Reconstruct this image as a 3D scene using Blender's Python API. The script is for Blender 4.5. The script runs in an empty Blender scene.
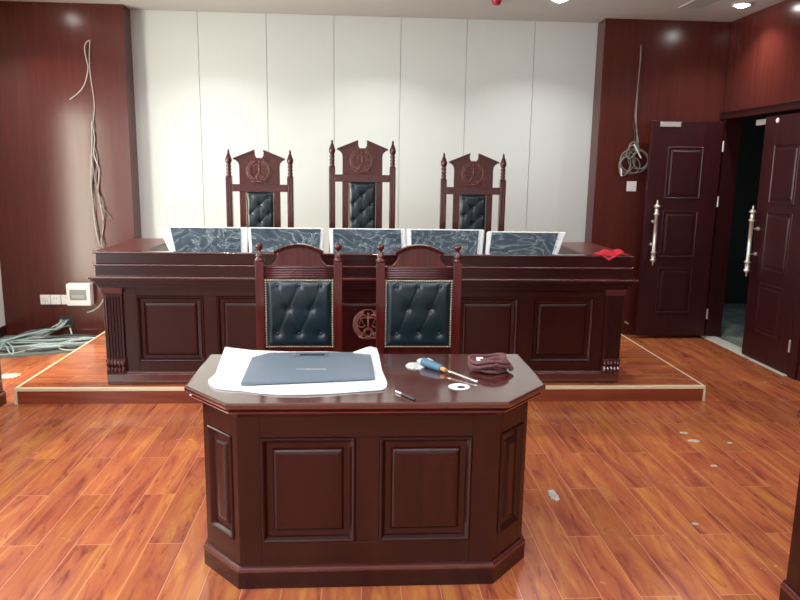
import bpy, bmesh, math, random
from mathutils import Vector, Matrix
random.seed(7)
S = bpy.context.scene
COL = S.collection
PI = math.pi

# ---------------------------------------------------------------- camera
F0, PITCH, YAW, ROLL, CH = 700.87, .1806, .062, .015, 1.5856
fw = Vector((math.sin(YAW)*math.cos(PITCH), math.cos(YAW)*math.cos(PITCH), -math.sin(PITCH)))
rt = Vector((math.cos(YAW), -math.sin(YAW), 0)); up = rt.cross(fw)
CR = math.cos(ROLL)*rt + math.sin(ROLL)*up
CU = -math.sin(ROLL)*rt + math.cos(ROLL)*up
cd = bpy.data.cameras.new('camera'); cam = bpy.data.objects.new('camera', cd); COL.objects.link(cam)
cd.sensor_width = 36; cd.lens = F0/800*36; cd.clip_start = .05
M = Matrix((CR, CU, -fw)).transposed().to_4x4(); M.translation = Vector((0, 0, CH))
cam.matrix_world = M
S.camera = cam

def at(px, py, axis, v):
    "real position of a point of the photograph that lies on the plane axis = v"
    d = fw + CR*((px-400)/F0) - CU*((py-300)/F0)
    c = Vector((0, 0, CH)); t = (v-c[axis])/d[axis]
    return c + d*t

# ---------------------------------------------------------------- materials
def newmat(name):
    m = bpy.data.materials.new(name); m.use_nodes = True
    nt = m.node_tree; b = nt.nodes['Principled BSDF']
    return m, nt, b

def N(nt, typ, **kw):
    n = nt.nodes.new(typ)
    for k, v in kw.items(): setattr(n, k, v)
    return n

def ramp(nt, stops):
    r = N(nt, 'ShaderNodeValToRGB')
    e = r.color_ramp.elements
    while len(e) < len(stops): e.new(.5)
    for i, (p, c) in enumerate(stops): e[i].position = p; e[i].color = (*c, 1)
    return r

def plain(name, col, rough=.5, metal=0., bump=0, bscale=60, coat=0, emis=None, var=0.):
    m, nt, b = newmat(name)
    b.inputs['Base Color'].default_value = (*col, 1)
    b.inputs['Roughness'].default_value = rough; b.inputs['Metallic'].default_value = metal
    b.inputs['Coat Weight'].default_value = coat
    tc = N(nt, 'ShaderNodeTexCoord'); no = N(nt, 'ShaderNodeTexNoise')
    no.inputs['Scale'].default_value = bscale; no.inputs['Detail'].default_value = 4
    nt.links.new(tc.outputs['Object'], no.inputs['Vector'])
    if var:
        r = ramp(nt, [(.3, [c*(1-var) for c in col]), (.7, [min(1, c*(1+var)) for c in col])])
        nt.links.new(no.outputs['Fac'], r.inputs['Fac']); nt.links.new(r.outputs['Color'], b.inputs['Base Color'])
    if bump:
        bp = N(nt, 'ShaderNodeBump'); bp.inputs['Strength'].default_value = bump; bp.inputs['Distance'].default_value = .01
        nt.links.new(no.outputs['Fac'], bp.inputs['Height']); nt.links.new(bp.outputs['Normal'], b.inputs['Normal'])
    if emis:
        b.inputs['Emission Color'].default_value = (*emis[0], 1); b.inputs['Emission Strength'].default_value = emis[1]
    return m

def wood(name, dark, light, axis='Z', rough=.24, fine=38., coat=.28, bump=.006, spec=.35):
    m, nt, b = newmat(name)
    tc = N(nt, 'ShaderNodeTexCoord'); mp = N(nt, 'ShaderNodeMapping')
    s = {'X': (1.3, fine, fine), 'Y': (fine, 1.3, fine), 'Z': (fine, fine, 1.3)}[axis]
    mp.inputs['Scale'].default_value = s
    no = N(nt, 'ShaderNodeTexNoise'); no.inputs['Scale'].default_value = 1; no.inputs['Detail'].default_value = 7
    no.inputs['Roughness'].default_value = .62; no.inputs['Distortion'].default_value = .35
    nt.links.new(tc.outputs['Object'], mp.inputs['Vector']); nt.links.new(mp.outputs['Vector'], no.inputs['Vector'])
    r = ramp(nt, [(.3, dark), (.72, light)])
    nt.links.new(no.outputs['Fac'], r.inputs['Fac']); nt.links.new(r.outputs['Color'], b.inputs['Base Color'])
    b.inputs['Roughness'].default_value = rough
    b.inputs['Coat Weight'].default_value = coat; b.inputs['Coat Roughness'].default_value = rough*.8
    b.inputs['Specular IOR Level'].default_value = spec
    return m

def math2(nt, op, a, bv=None):
    n = N(nt, 'ShaderNodeMath', operation=op)
    for i, v in enumerate((a, bv)):
        if v is None: continue
        if isinstance(v, (int, float)): n.inputs[i].default_value = v
        else: nt.links.new(v, n.inputs[i])
    return n.outputs[0]

def floor_mat(name, along='Y', width=.1525, length=.93, uoff=-1.2, voff=2.83, gain=1.):
    m, nt, b = newmat(name); L = nt.links
    tc = N(nt, 'ShaderNodeTexCoord'); sp = N(nt, 'ShaderNodeSeparateXYZ'); L.new(tc.outputs['Object'], sp.inputs[0])
    u, v = (sp.outputs['X'], sp.outputs['Y']) if along == 'Y' else (sp.outputs['Y'], sp.outputs['X'])
    uu = math2(nt, 'DIVIDE', math2(nt, 'SUBTRACT', u, uoff), width)
    row = math2(nt, 'FLOOR', uu); fu = math2(nt, 'SUBTRACT', uu, row)
    par = math2(nt, 'MULTIPLY', math2(nt, 'FLOORED_MODULO', row, 2.), .49)
    vv = math2(nt, 'ADD', math2(nt, 'DIVIDE', math2(nt, 'SUBTRACT', v, voff), length), par)
    cel = math2(nt, 'FLOOR', vv); fv = math2(nt, 'SUBTRACT', vv, cel)
    cb = N(nt, 'ShaderNodeCombineXYZ'); L.new(row, cb.inputs[0]); L.new(cel, cb.inputs[1])
    wn = N(nt, 'ShaderNodeTexWhiteNoise'); L.new(cb.outputs[0], wn.inputs['Vector'])
    # grain coordinates, shifted per plank
    off = N(nt, 'ShaderNodeVectorMath', operation='SCALE'); L.new(wn.outputs['Color'], off.inputs[0]); off.inputs['Scale'].default_value = 13
    g = N(nt, 'ShaderNodeCombineXYZ'); L.new(math2(nt, 'MULTIPLY', u, 13.), g.inputs[0]); L.new(math2(nt, 'MULTIPLY', v, 1.5), g.inputs[1])
    ad = N(nt, 'ShaderNodeVectorMath', operation='ADD'); L.new(g.outputs[0], ad.inputs[0]); L.new(off.outputs[0], ad.inputs[1])
    n1 = N(nt, 'ShaderNodeTexNoise'); n1.inputs['Scale'].default_value = 1.; n1.inputs['Detail'].default_value = 6; n1.inputs['Distortion'].default_value = 1.1
    n1.inputs['Roughness'].default_value = .6
    L.new(ad.outputs[0], n1.inputs['Vector'])
    k = gain
    r1 = ramp(nt, [(.28, (.19*k, .040*k, .032*k)), (.42, (.35*k, .088*k, .042*k)), (.54, (.42*k, .122*k, .046*k)), (.68, (.51*k, .195*k, .050*k))])
    L.new(n1.outputs['Fac'], r1.inputs['Fac'])
    # fine dark figure
    n2 = N(nt, 'ShaderNodeTexNoise'); n2.inputs['Scale'].default_value = 1.; n2.inputs['Detail'].default_value = 8; n2.inputs['Distortion'].default_value = 2.5
    g2 = N(nt, 'ShaderNodeVectorMath', operation='MULTIPLY'); L.new(ad.outputs[0], g2.inputs[0]); g2.inputs[1].default_value = (1.5, 2.2, 1)
    L.new(g2.outputs[0], n2.inputs['Vector'])
    r2 = ramp(nt, [(.30, (.40, .26, .36)), (.42, (1, 1, 1))]); L.new(n2.outputs['Fac'], r2.inputs['Fac'])
    mx = N(nt, 'ShaderNodeMix', data_type='RGBA', blend_type='MULTIPLY'); mx.inputs[0].default_value = .55
    L.new(r1.outputs['Color'], mx.inputs[6]); L.new(r2.outputs['Color'], mx.inputs[7])
    # plank to plank variation
    hs = N(nt, 'ShaderNodeHueSaturation'); L.new(mx.outputs[2], hs.inputs['Color'])
    vr = N(nt, 'ShaderNodeMapRange'); L.new(wn.outputs['Value'], vr.inputs[0]); vr.inputs[3].default_value = .82; vr.inputs[4].default_value = 1.16
    L.new(vr.outputs[0], hs.inputs['Value'])
    # seams
    du = math2(nt, 'MULTIPLY', math2(nt, 'MINIMUM', fu, math2(nt, 'SUBTRACT', 1., fu)), width)
    dv = math2(nt, 'MULTIPLY', math2(nt, 'MINIMUM', fv, math2(nt, 'SUBTRACT', 1., fv)), length)
    dm = math2(nt, 'MINIMUM', du, dv)
    seam = math2(nt, 'LESS_THAN', dm, .0016)
    sf = math2(nt, 'MULTIPLY', seam, .6)
    mx2 = N(nt, 'ShaderNodeMix', data_type='RGBA'); L.new(sf, mx2.inputs[0])
    L.new(hs.outputs['Color'], mx2.inputs[6]); mx2.inputs[7].default_value = (.68, .33, .20, 1)
    L.new(mx2.outputs[2], b.inputs['Base Color'])
    rg = N(nt, 'ShaderNodeTexNoise'); rg.inputs['Scale'].default_value = 2.2; rg.inputs['Detail'].default_value = 5; L.new(tc.outputs['Object'], rg.inputs['Vector'])
    rr = N(nt, 'ShaderNodeMapRange'); L.new(rg.outputs['Fac'], rr.inputs[0]); rr.inputs[1].default_value = .3; rr.inputs[2].default_value = .7
    rr.inputs[3].default_value = .15; rr.inputs[4].default_value = .30
    L.new(rr.outputs[0], b.inputs['Roughness']); b.inputs['Specular IOR Level'].default_value = .5
    bp = N(nt, 'ShaderNodeBump'); bp.inputs['Strength'].default_value = .06; bp.inputs['Distance'].default_value = .002
    L.new(n1.outputs['Fac'], bp.inputs['Height']); L.new(bp.outputs['Normal'], b.inputs['Normal'])
    return m

MD, ML = (.0155, .0019, .0021), (.032, .0039, .0037)
M_ = {}
M_['deskZ'] = wood('mahogany_upright_grain', MD, ML, 'Z')
M_['deskX'] = wood('mahogany_cross_grain', MD, ML, 'X')
M_['deskY'] = wood('mahogany_depth_grain', MD, ML, 'Y')
M_['top'] = wood('mahogany_tabletop', (.052, .012, .009), (.088, .022, .016), 'X', rough=.12, coat=1., spec=.8)
M_['topY'] = wood('mahogany_return_top', (.085, .018, .013), (.10, .022, .018), 'Y', rough=.3, coat=.15)
M_['wall'] = wood('mahogany_wall_veneer', (.068, .0125, .0100), (.096, .0195, .0145), 'Z', rough=.22, fine=26, coat=.12)
M_['door'] = wood('mahogany_door_veneer', (.026, .0040, .0056), (.046, .0070, .0092), 'Z', rough=.38, fine=26, coat=.1)
M_['chair'] = wood('chair_wood', (.040, .0045, .0045), (.092, .0115, .010), 'Z', rough=.18, fine=45, coat=.6)
M_['chairX'] = wood('chair_wood_cross_sheen', (.045, .009, .010), (.095, .020, .022), 'X', rough=.18, fine=45, coat=.6)
M_['carve'] = wood('carved_wood', (.10, .022, .018), (.16, .042, .034), 'Z', rough=.14, fine=45, coat=1.)
M_['floor'] = floor_mat('laminate_floor')
M_['deck'] = floor_mat('laminate_platform', along='X', uoff=4.69, voff=.3)
M_['riser'] = wood('riser_board', (.15, .028, .014), (.27, .06, .026), 'X', rough=.25, fine=20, coat=.3)
M_['edge'] = wood('mahogany_edge', (.05, .006, .007), (.09, .012, .012), 'X', rough=.14, coat=1., spec=.8)
M_['leather'] = plain('dark_teal_leather', (.006, .015, .022), rough=.3)
M_['brass'] = plain('brass_nail', (.75, .68, .5), rough=.3, metal=.9)
M_['whitewall'] = plain('white_fabric_panel', (.585, .635, .635), rough=.75, bump=.02, bscale=250)
M_['ceiling'] = plain('ceiling_paint', (.52, .54, .53), rough=.9)
M_['paint'] = plain('white_paint', (.72, .72, .7), rough=.8)
M_['dark'] = plain('dark_void', (.01, .012, .012), rough=.8)
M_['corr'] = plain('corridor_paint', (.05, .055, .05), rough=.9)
M_['stone'] = plain('corridor_stone', (.22, .26, .24), rough=.35, var=.5, bscale=6)
M_['sill'] = plain('threshold_stone', (.62, .6, .55), rough=.5)
M_['screed'] = plain('bare_screed', (.2, .23, .21), rough=.85, var=.35, bscale=7)
M_['cream'] = plain('cream_edging', (.68, .56, .38), rough=.45)
M_['silver'] = plain('satin_nickel', (.80, .76, .70), rough=.32, metal=.75)
M_['steel'] = plain('grey_steel', (.62, .62, .6), rough=.4, metal=.6)
M_['white'] = plain('white_plastic', (.82, .83, .82), rough=.35)
M_['grille'] = plain('grey_window', (.22, .23, .21), rough=.3)
M_['foam'] = plain('white_foam', (.85, .87, .88), rough=.6, bump=.15, bscale=30)
M_['screen'] = plain('monitor_black', (.012, .030, .052), rough=.3)
M_['screen'].node_tree.nodes['Principled BSDF'].inputs['Specular IOR Level'].default_value = .2
M_['lid'] = plain('slate_plastic', (.125, .165, .21), rough=.3)
M_['liddark'] = plain('slate_plastic_dark', (.01, .015, .025), rough=.5)
M_['litegrey2'] = plain('slate_plastic_mid', (.10, .13, .17), rough=.4)
M_['litegrey'] = plain('pale_print', (.55, .6, .65), rough=.5)
M_['blue'] = plain('blue_handle', (.06, .14, .22), rough=.35)
M_['orange'] = plain('orange_collar', (.75, .3, .1), rough=.4)
M_['shaft'] = plain('bright_steel', (.8, .8, .8), rough=.2, metal=.9)
M_['maroon'] = plain('maroon_cloth', (.12, .040, .046), rough=.8, bump=.3, bscale=90)
M_['red'] = plain('red_cloth', (.80, .03, .06), rough=.75, bump=.3, bscale=90)
M_['redp'] = plain('red_plastic', (.42, .02, .05), rough=.4)
M_['tissue'] = plain('white_tissue', (.85, .85, .85), rough=.85)
M_['black'] = plain('black_plastic', (.015, .02, .02), rough=.35)
M_['wgrey'] = plain('cable_grey', (.22, .21, .19), rough=.5)
M_['wteal'] = plain('cable_teal', (.08, .12, .12), rough=.5)
M_['wwhite'] = plain('cable_white', (.52, .5, .45), rough=.5)
M_['wblue'] = plain('cable_paleblue', (.33, .44, .45), rough=.5)
M_['wdark'] = plain('cable_dark', (.04, .05, .055), rough=.5)
M_['dust'] = plain('plaster_dust', (.75, .7, .65), rough=.9)
M_['lamp'] = plain('lamp_diffuser', (1, 1, 1), rough=.5, emis=((1, .98, .93), 60))
M_['vent'] = plain('vent_grey', (.36, .38, .36), rough=.6)

def film_mat():
    m, nt, b = newmat('crumpled_plastic_film'); L = nt.links
    out = nt.nodes['Material Output']
    tc = N(nt, 'ShaderNodeTexCoord'); mp = N(nt, 'ShaderNodeMapping'); mp.inputs['Scale'].default_value = (4.2, 4.2, 7)
    mp.inputs['Rotation'].default_value = (0, .6, 0)
    L.new(tc.outputs['Object'], mp.inputs['Vector'])
    no = N(nt, 'ShaderNodeTexNoise'); no.inputs['Scale'].default_value = 1; no.inputs['Detail'].default_value = 4; no.inputs['Distortion'].default_value = 3.0
    L.new(mp.outputs['Vector'], no.inputs['Vector'])
    # creases: thin bands where the noise crosses .5
    d = math2(nt, 'ABSOLUTE', math2(nt, 'SUBTRACT', no.outputs['Fac'], .5))
    cr = ramp(nt, [(0, (.42, .42, .42)), (.012, (.20, .20, .20)), (.05, (.07, .07, .07)), (.2, (.02, .02, .02))]); L.new(d, cr.inputs['Fac'])
    tr = N(nt, 'ShaderNodeBsdfTransparent')
    b.inputs['Base Color'].default_value = (.62, .75, .82, 1); b.inputs['Roughness'].default_value = .25
    bp = N(nt, 'ShaderNodeBump'); bp.inputs['Strength'].default_value = .8; bp.inputs['Distance'].default_value = .02
    L.new(no.outputs['Fac'], bp.inputs['Height']); L.new(bp.outputs['Normal'], b.inputs['Normal'])
    mix = N(nt, 'ShaderNodeMixShader'); L.new(cr.outputs['Color'], mix.inputs[0])
    L.new(tr.outputs[0], mix.inputs[1]); L.new(b.outputs[0], mix.inputs[2]); L.new(mix.outputs[0], out.inputs[0])
    return m
M_['film'] = film_mat()

# ---------------------------------------------------------------- mesh helpers
def tag(o, label=None, cat=None, group=None, kind=None):
    if label: o['label'] = label
    if cat: o['category'] = cat
    if group: o['group'] = group
    if kind: o['kind'] = kind
    return o

def obj(name, bm, mat, parent=None, bevel=0, smooth=False, seg=2):
    me = bpy.data.meshes.new(name)
    bmesh.ops.recalc_face_normals(bm, faces=bm.faces[:])
    if smooth:
        for f in bm.faces: f.smooth = True
    bm.to_mesh(me); bm.free()
    me.materials.append(M_[mat] if isinstance(mat, str) else mat)
    o = bpy.data.objects.new(name, me); COL.objects.link(o)
    if parent: o.parent = parent
    if bevel:
        for p in me.polygons: p.use_smooth = True
        md = o.modifiers.new('bevel', 'BEVEL'); md.width = bevel; md.segments = seg; md.limit_method = 'ANGLE'; md.angle_limit = math.radians(35); md.harden_normals = True
    return o

def thing(name, label, cat, loc=(0, 0, 0), rz=0, group=None, kind=None):
    o = bpy.data.objects.new(name, None); COL.objects.link(o)
    o.location = loc; o.rotation_euler = (0, 0, rz); o.empty_display_size = .1
    return tag(o, label, cat, group, kind)

def copy_tree(o, parent=None):
    c = o.copy(); COL.objects.link(c); c.parent = parent
    for ch in list(o.children): copy_tree(ch, c)
    return c

def box(bm, x0, x1, y0, y1, z0, z1):
    v = [bm.verts.new(p) for p in ((x0,y0,z0),(x1,y0,z0),(x1,y1,z0),(x0,y1,z0),(x0,y0,z1),(x1,y0,z1),(x1,y1,z1),(x0,y1,z1))]
    for f in ((0,3,2,1),(4,5,6,7),(0,1,5,4),(1,2,6,5),(2,3,7,6),(3,0,4,7)): bm.faces.new([v[i] for i in f])
    return bm

def B(*a):
    bm = bmesh.new()
    if len(a) == 6 and not hasattr(a[0], '__len__'): box(bm, *a)
    else:
        for q in a: box(bm, *q)
    return bm

def loops(bm, rings, cap0=True, cap1=True, closed=True):
    vs = [[bm.verts.new(p) for p in r] for r in rings]
    n = len(rings[0])
    for a, b in zip(vs, vs[1:]):
        for i in range(n if closed else n-1):
            j = (i+1) % n
            try: bm.faces.new((a[i], a[j], b[j], b[i]))
            except ValueError: pass
    if cap0 and n > 2: bm.faces.new(list(reversed(vs[0])))
    if cap1 and n > 2: bm.faces.new(vs[-1])
    return vs

def lathe(bm, prof, c=(0, 0, 0), axis='Z', n=20):
    "prof: list of (radius, height)"
    rings = []
    for r, h in prof:
        ring = []
        for i in range(n):
            a = 2*PI*i/n; x, y = max(r, 1e-4)*math.cos(a), max(r, 1e-4)*math.sin(a)
            p = {'Z': (x, y, h), 'Y': (x, h, y), 'X': (h, x, y)}[axis]
            ring.append((p[0]+c[0], p[1]+c[1], p[2]+c[2]))
        rings.append(ring)
    loops(bm, rings); return bm

def tube(bm, pts, r, n=8, smoothsteps=6):
    P = [Vector(p) for p in pts]
    if smoothsteps > 1 and len(P) > 2:
        Q = []
        for i in range(len(P)-1):
            p0, p1, p2, p3 = P[max(i-1, 0)], P[i], P[i+1], P[min(i+2, len(P)-1)]
            for k in range(smoothsteps):
                t = k/smoothsteps
                Q.append(.5*((2*p1)+(-p0+p2)*t+(2*p0-5*p1+4*p2-p3)*t*t+(-p0+3*p1-3*p2+p3)*t**3))
        Q.append(P[-1]); P = Q
    rings = []; ref = None
    for i, p in enumerate(P):
        d = (P[min(i+1, len(P)-1)]-P[max(i-1, 0)])
        if d.length < 1e-7: d = Vector((0, 0, 1))
        d.normalize()
        if ref is None: ref = d.orthogonal().normalized()
        ref = (ref-d*ref.dot(d))
        if ref.length < 1e-5: ref = d.orthogonal()
        ref.normalize(); s = d.cross(ref)
        rr = r(i/(len(P)-1)) if callable(r) else r
        rings.append([p+rr*(math.cos(2*PI*k/n)*ref+math.sin(2*PI*k/n)*s) for k in range(n)])
    loops(bm, rings); return bm

def T(pts, r, n=8, st=6): return tube(bmesh.new(), pts, r, n, st)

def prism(bm, pts, z0, z1):
    loops(bm, [[(x, y, z0) for x, y in pts], [(x, y, z1) for x, y in pts]]); return bm

def prism_xz(bm, pts, y0, y1):
    loops(bm, [[(x, y0, z) for x, z in pts], [(x, y1, z) for x, z in pts]]); return bm

def ball(bm, c, r, n=10, sx=1, sy=1, sz=1):
    rings = []
    for i in range(1, n):
        a = PI*i/n
        rings.append([(c[0]+sx*r*math.sin(a)*math.cos(2*PI*k/(n+2)), c[1]+sy*r*math.sin(a)*math.sin(2*PI*k/(n+2)), c[2]-sz*r*math.cos(a)) for k in range(n+2)])
    loops(bm, rings); return bm

def offset_poly(pts, d):
    "offset a counter-clockwise convex polygon outwards by d"
    n = len(pts); out = []
    for i in range(n):
        p0, p1, p2 = Vector(pts[i-1]), Vector(pts[i]), Vector(pts[(i+1) % n])
        a = (p1-p0).normalized(); b = (p2-p1).normalized()
        na = Vector((a.y, -a.x)); nb = Vector((b.y, -b.x))
        m = (na+nb).normalized(); k = d/max(.2, m.dot(na))
        out.append(tuple(p1+m*k))
    return out

def layered(bm, pts, layers):
    "layers: (offset, z) from bottom to top"
    loops(bm, [[(x, y, z) for x, y in offset_poly(pts, o)] for o, z in layers]); return bm

PROF = [(0, -.024), (0, .000), (.001, .004), (.004, .007), (.008, .007), (.012, .004), (.020, -.006), (.023, -.012), (.044, -.014), (.050, -.006), (.056, -.002), (.066, .000), (.072, .000)]
def panel(bm, c, u, n, w, h, prof=PROF):
    "raised and fielded panel: c centre, u horizontal direction, n outward normal"
    c, u, n = Vector(c), Vector(u).normalized(), Vector(n).normalized(); z = Vector((0, 0, 1))
    rings = []
    for ins, d in prof:
        a, b = w/2-ins, h/2-ins
        rings.append([c+u*sx*a+z*sz*b+n*d for sx, sz in ((-1,-1),(1,-1),(1,1),(-1,1))])
    loops(bm, rings); return bm

def framed(parent, x0, x1, z0, z1, oz0, oz1, opens, P, u, n, th=.024, mat='deskZ', matr='deskX'):
    """frame of rails and stiles with a fielded panel in each opening; P = point of the outer face at x=0"""
    P, u, n = Vector(P), Vector(u).normalized(), Vector(n).normalized()
    def slab(name, a, b, c, d, m, g=.0):
        bm = bmesh.new(); q = [P+u*x+Vector((0, 0, z)) for x, z in ((a+g, c+g), (b-g, c+g), (b-g, d-g), (a+g, d-g))]
        loops(bm, [[p-n*th for p in q], q]); obj(name, bm, m, parent, bevel=.0015)
    xs = [x0]+[v for o in opens for v in o]+[x1]
    slab('stile', x0, xs[1], z0, z1, mat); slab('stile', xs[-2], x1, z0, z1, mat)
    slab('rail', xs[1], xs[-2], oz1, z1, matr, .0006); slab('rail', xs[1], xs[-2], z0, oz0, matr, .0006)
    for k in range(2, len(xs)-2, 2): slab('stile', xs[k], xs[k+1], oz0, oz1, mat, .0006)
    for a, b in opens:
        obj('raised_panel', panel(bmesh.new(), P+u*((a+b)/2)+Vector((0, 0, (oz0+oz1)/2)), u, n, b-a-.001, oz1-oz0-.001), mat, parent)

# ---------------------------------------------------------------- emblem of the court (scales in a wreath over a gear)
def emblem(bm, c, R, y, n=-1):
    "relief of radius R on a plane facing -Y at depth y; c = (x, z)"
    cx, cz = c; t = .10*R
    def P(x, z, d=0): return (cx+x*R, y+n*d, cz+z*R)
    # outer ring
    ring = [P(math.cos(a)*.98, math.sin(a)*.98, 0) for a in [2*PI*k/40 for k in range(41)]]
    tube(bm, ring, t*.42, 6, 1)
    # wheat leaves left and right
    for s in (-1, 1):
        for k in range(13):
            a = math.radians(-62+k*10.5)
            bx, bz = s*math.cos(a)*.80, math.sin(a)*.80
            tx, tz = -s*math.sin(a), math.cos(a)
            for q in (-1, 1):
                ox, oz = s*math.cos(a)*.09*q, math.sin(a)*.09*q
                tube(bm, [P(bx-tx*.05, bz-tz*.05), P(bx+ox+tx*.06, bz+oz+tz*.06, t*.5), P(bx+ox*1.4+tx*.17, bz+oz*1.4+tz*.17)], lambda f: t*.62*(1.15-f)+.0005, 5, 2)
    # pillar, beam, star, pans
    tube(bm, [P(0, -.42), P(0, .62)], t*.75, 8, 1)
    ball(bm, P(0, .70), .10*R, 8, 1, .5, 1)
    tube(bm, [P(-.52, .36), P(-.25, .46, t*.3), P(0, .40, t*.3), P(.25, .46, t*.3), P(.52, .36)], t*.55, 6, 3)
    tube(bm, [P(-.36, .60), P(0, .54), P(.36, .60)], t*.4, 6, 3)
    for s in (-1, 1):
        tube(bm, [P(s*.46, .37), P(s*.62, -.06)], t*.3, 5, 1); tube(bm, [P(s*.46, .37), P(s*.26, -.06)], t*.3, 5, 1)
        tube(bm, [P(s*.22, -.06), P(s*.30, -.15), P(s*.44, -.19), P(s*.58, -.15), P(s*.66, -.06)], t*.55, 6, 2)
    # gear at the base
    tube(bm, [P(math.cos(a)*.24, -.55+math.sin(a)*.24) for a in [PI*k/12 for k in range(25)]], t*.6, 6, 1)
    for k in range(9):
        a = PI*k/8*1.0
        tube(bm, [P(math.cos(a)*.26, -.55+math.sin(a)*.26), P(math.cos(a)*.36, -.55+math.sin(a)*.36)], t*.55, 6, 1)
    # ribbon under the wreath
    tube(bm, [P(-.62, -.80), P(-.3, -.92, t*.4), P(0, -.84, t*.6), P(.3, -.92, t*.4), P(.62, -.80)], t*.85, 6, 3)
    return bm

# ================================================================= SETTING
YW, YP, XL, XR, ZC = 6.97, 6.765, -3.36, 3.504, 3.022
YB = -3.2
def struct(name, bm, mat, parent=None, **k):
    o = obj(name, bm, mat, parent, **k)
    if not parent: o['kind'] = 'structure'
    return o
bm = bmesh.new()
prism(bm, [(XL, YB), (XR, YB), (XR, 6.97), (-2.2, 6.97), (-2.2, 6.19), (-3.36, 5.72)], -.05, 0)
struct('floor', bm, 'floor')
bm = bmesh.new(); prism(bm, [(XL, 5.72), (-2.2, 6.19), (-2.2, 6.97), (XL, 6.97)], -.05, -.010)
struct('floor_bare_screed', bm, 'screed')
# aluminium lip where the boards stop
bm = bmesh.new(); prism(bm, [(XL, 5.72), (-2.31, 6.145), (-2.31, 6.18), (XL, 5.755)], -.008, .006)
struct('trim_1', bm, 'wteal')
struct('ceiling', B(XL-.1, XR+.1, YB-.1, 7.1, ZC, ZC+.1), 'ceiling')
# back wall of upholstered white panels with open seams
bm = bmesh.new()
seams = [-2.2, -1.492, -.860, -.228, .404, 1.036, 1.690, 2.45]
for a, b_ in zip(seams, seams[1:]): box(bm, a+.0018, b_-.0018, YW, YW+.02, -.05, ZC)
struct('wall_back', bm, 'whitewall', bevel=.002)
struct('wall_back_core', B(XL-.1, XR+.1, YW+.018, YW+.12, -.05, ZC), 'grille')
struct('wall_back_left', B(XL, -2.10, YP, YW+.018, -.01, ZC), 'wall', bevel=.004)
struct('wall_back_right', B(2.298, XR, YP, YW+.018, -.0, ZC), 'wall', bevel=.004)
struct('trim_2', B(XL, -2.10, YP-.010, YP, -.01, .05), 'wall')
# right wall with the doorway
bm = B((XR, XR+.16, YB, 5.285, 0, ZC), (XR, XR+.16, 5.285, 6.715, 2.125, ZC), (XR, XR+.16, 6.715, YW+.1, 0, ZC))
struct('wall_right', bm, 'wall')
bm = B((XR-.022, XR, 3.2, YP, 2.125, 2.185), (XR-.030, XR, 3.2, YP, 2.178, 2.195))
struct('trim_3', bm, 'door', bevel=.003)
struct('trim_4', B((XR-.022, XR, 5.19, 5.285, 0, 2.125)), 'door', bevel=.003)
# left wall with a tall window
W0, W1, WZ0, WZ1 = 4.1, 5.0, .10, 2.3
V0, V1 = -1.2, 2.6
bm = B((XL-.2, XL, YB, V0, -.05, ZC), (XL-.2, XL, V0, V1, -.05, .5), (XL-.2, XL, V0, V1, 2.5, ZC), (XL-.2, XL, V1, W0, -.05, ZC),
       (XL-.2, XL, W0, W1, -.05, WZ0), (XL-.2, XL, W0, W1, WZ1, ZC), (XL-.2, XL, W1, YW+.1, -.05, ZC))
struct('wall_left', bm, 'paint')
struct('baseboard_left', B(XL, XL+.015, YB, YP, 0, .09), 'door')
for i, (a, b_, c, d) in enumerate(((W0, W1, WZ0, WZ1), (V0, V1, .5, 2.5))):
    bm = B((XL-.12, XL-.06, a, a+.05, c, d), (XL-.12, XL-.06, b_-.05, b_, c, d), (XL-.12, XL-.06, a, b_, c, c+.05), (XL-.12, XL-.06, a, b_, d-.05, d), (XL-.11, XL-.07, (a+b_)/2-.02, (a+b_)/2+.02, c, d))
    struct('window_%d' % (i+1), bm, 'white', bevel=.003)
struct('wall_front', B(XL-.1, XR+.1, YB-.1, YB, -.05, ZC), 'paint')
# corridor beyond the door
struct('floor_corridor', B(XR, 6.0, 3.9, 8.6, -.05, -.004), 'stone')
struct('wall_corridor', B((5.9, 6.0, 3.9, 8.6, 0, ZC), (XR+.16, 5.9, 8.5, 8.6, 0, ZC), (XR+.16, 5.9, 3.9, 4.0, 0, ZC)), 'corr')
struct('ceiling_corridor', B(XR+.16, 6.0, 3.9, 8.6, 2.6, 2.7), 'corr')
struct('trim_5', B((XR, XR+.16, 6.690, 6.715, 0, 2.125), (XR, XR+.16, 5.285, 5.300, 0, 2.125)), 'door', bevel=.002)
struct('trim_6', B(XR-.045, XR+.11, 5.30, 6.69, -.004, .003), 'sill')

# ---- doors
def door_handle(parent, c, n):
    "c = bar centre, n = unit vector from bar to the leaf"
    cx, cy, cz = c
    h = obj('door_handle', lathe(bmesh.new(), [(.002,-.31),(.009,-.295),(.006,-.28),(.023,-.266),(.030,-.252),(.016,-.238),(.024,-.215),(.016,-.195),(.029,-.186),(.029,-.178),(.017,-.17),
        (.017,.17),(.029,.178),(.029,.186),(.016,.195),(.021,.222),(.013,.240),(.032,.254),(.025,.266),(.006,.285),(.009,.298),(.002,.315)], c, n=18), 'silver', parent, smooth=True)
    for dz in (-.11, .11):
        p0 = Vector((cx, cy, cz+dz)); p1 = p0+Vector(n)*.068
        b = T([p0, p1], .007, 10, 1); tube(b, [p1-Vector(n)*.012, p1], .018, 12, 1)
        obj('standoff', b, 'silver', h, smooth=False)
    return h

def door_leaf(name, x0, x1, y0, y1, face, nrm, u, label):
    d = thing(name, label, 'door', kind='structure'); 
    lf = obj('leaf', B(x0, x1, y0, y1, .008 if face else .008, 2.095), 'door', d, bevel=.003)
    return d
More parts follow.
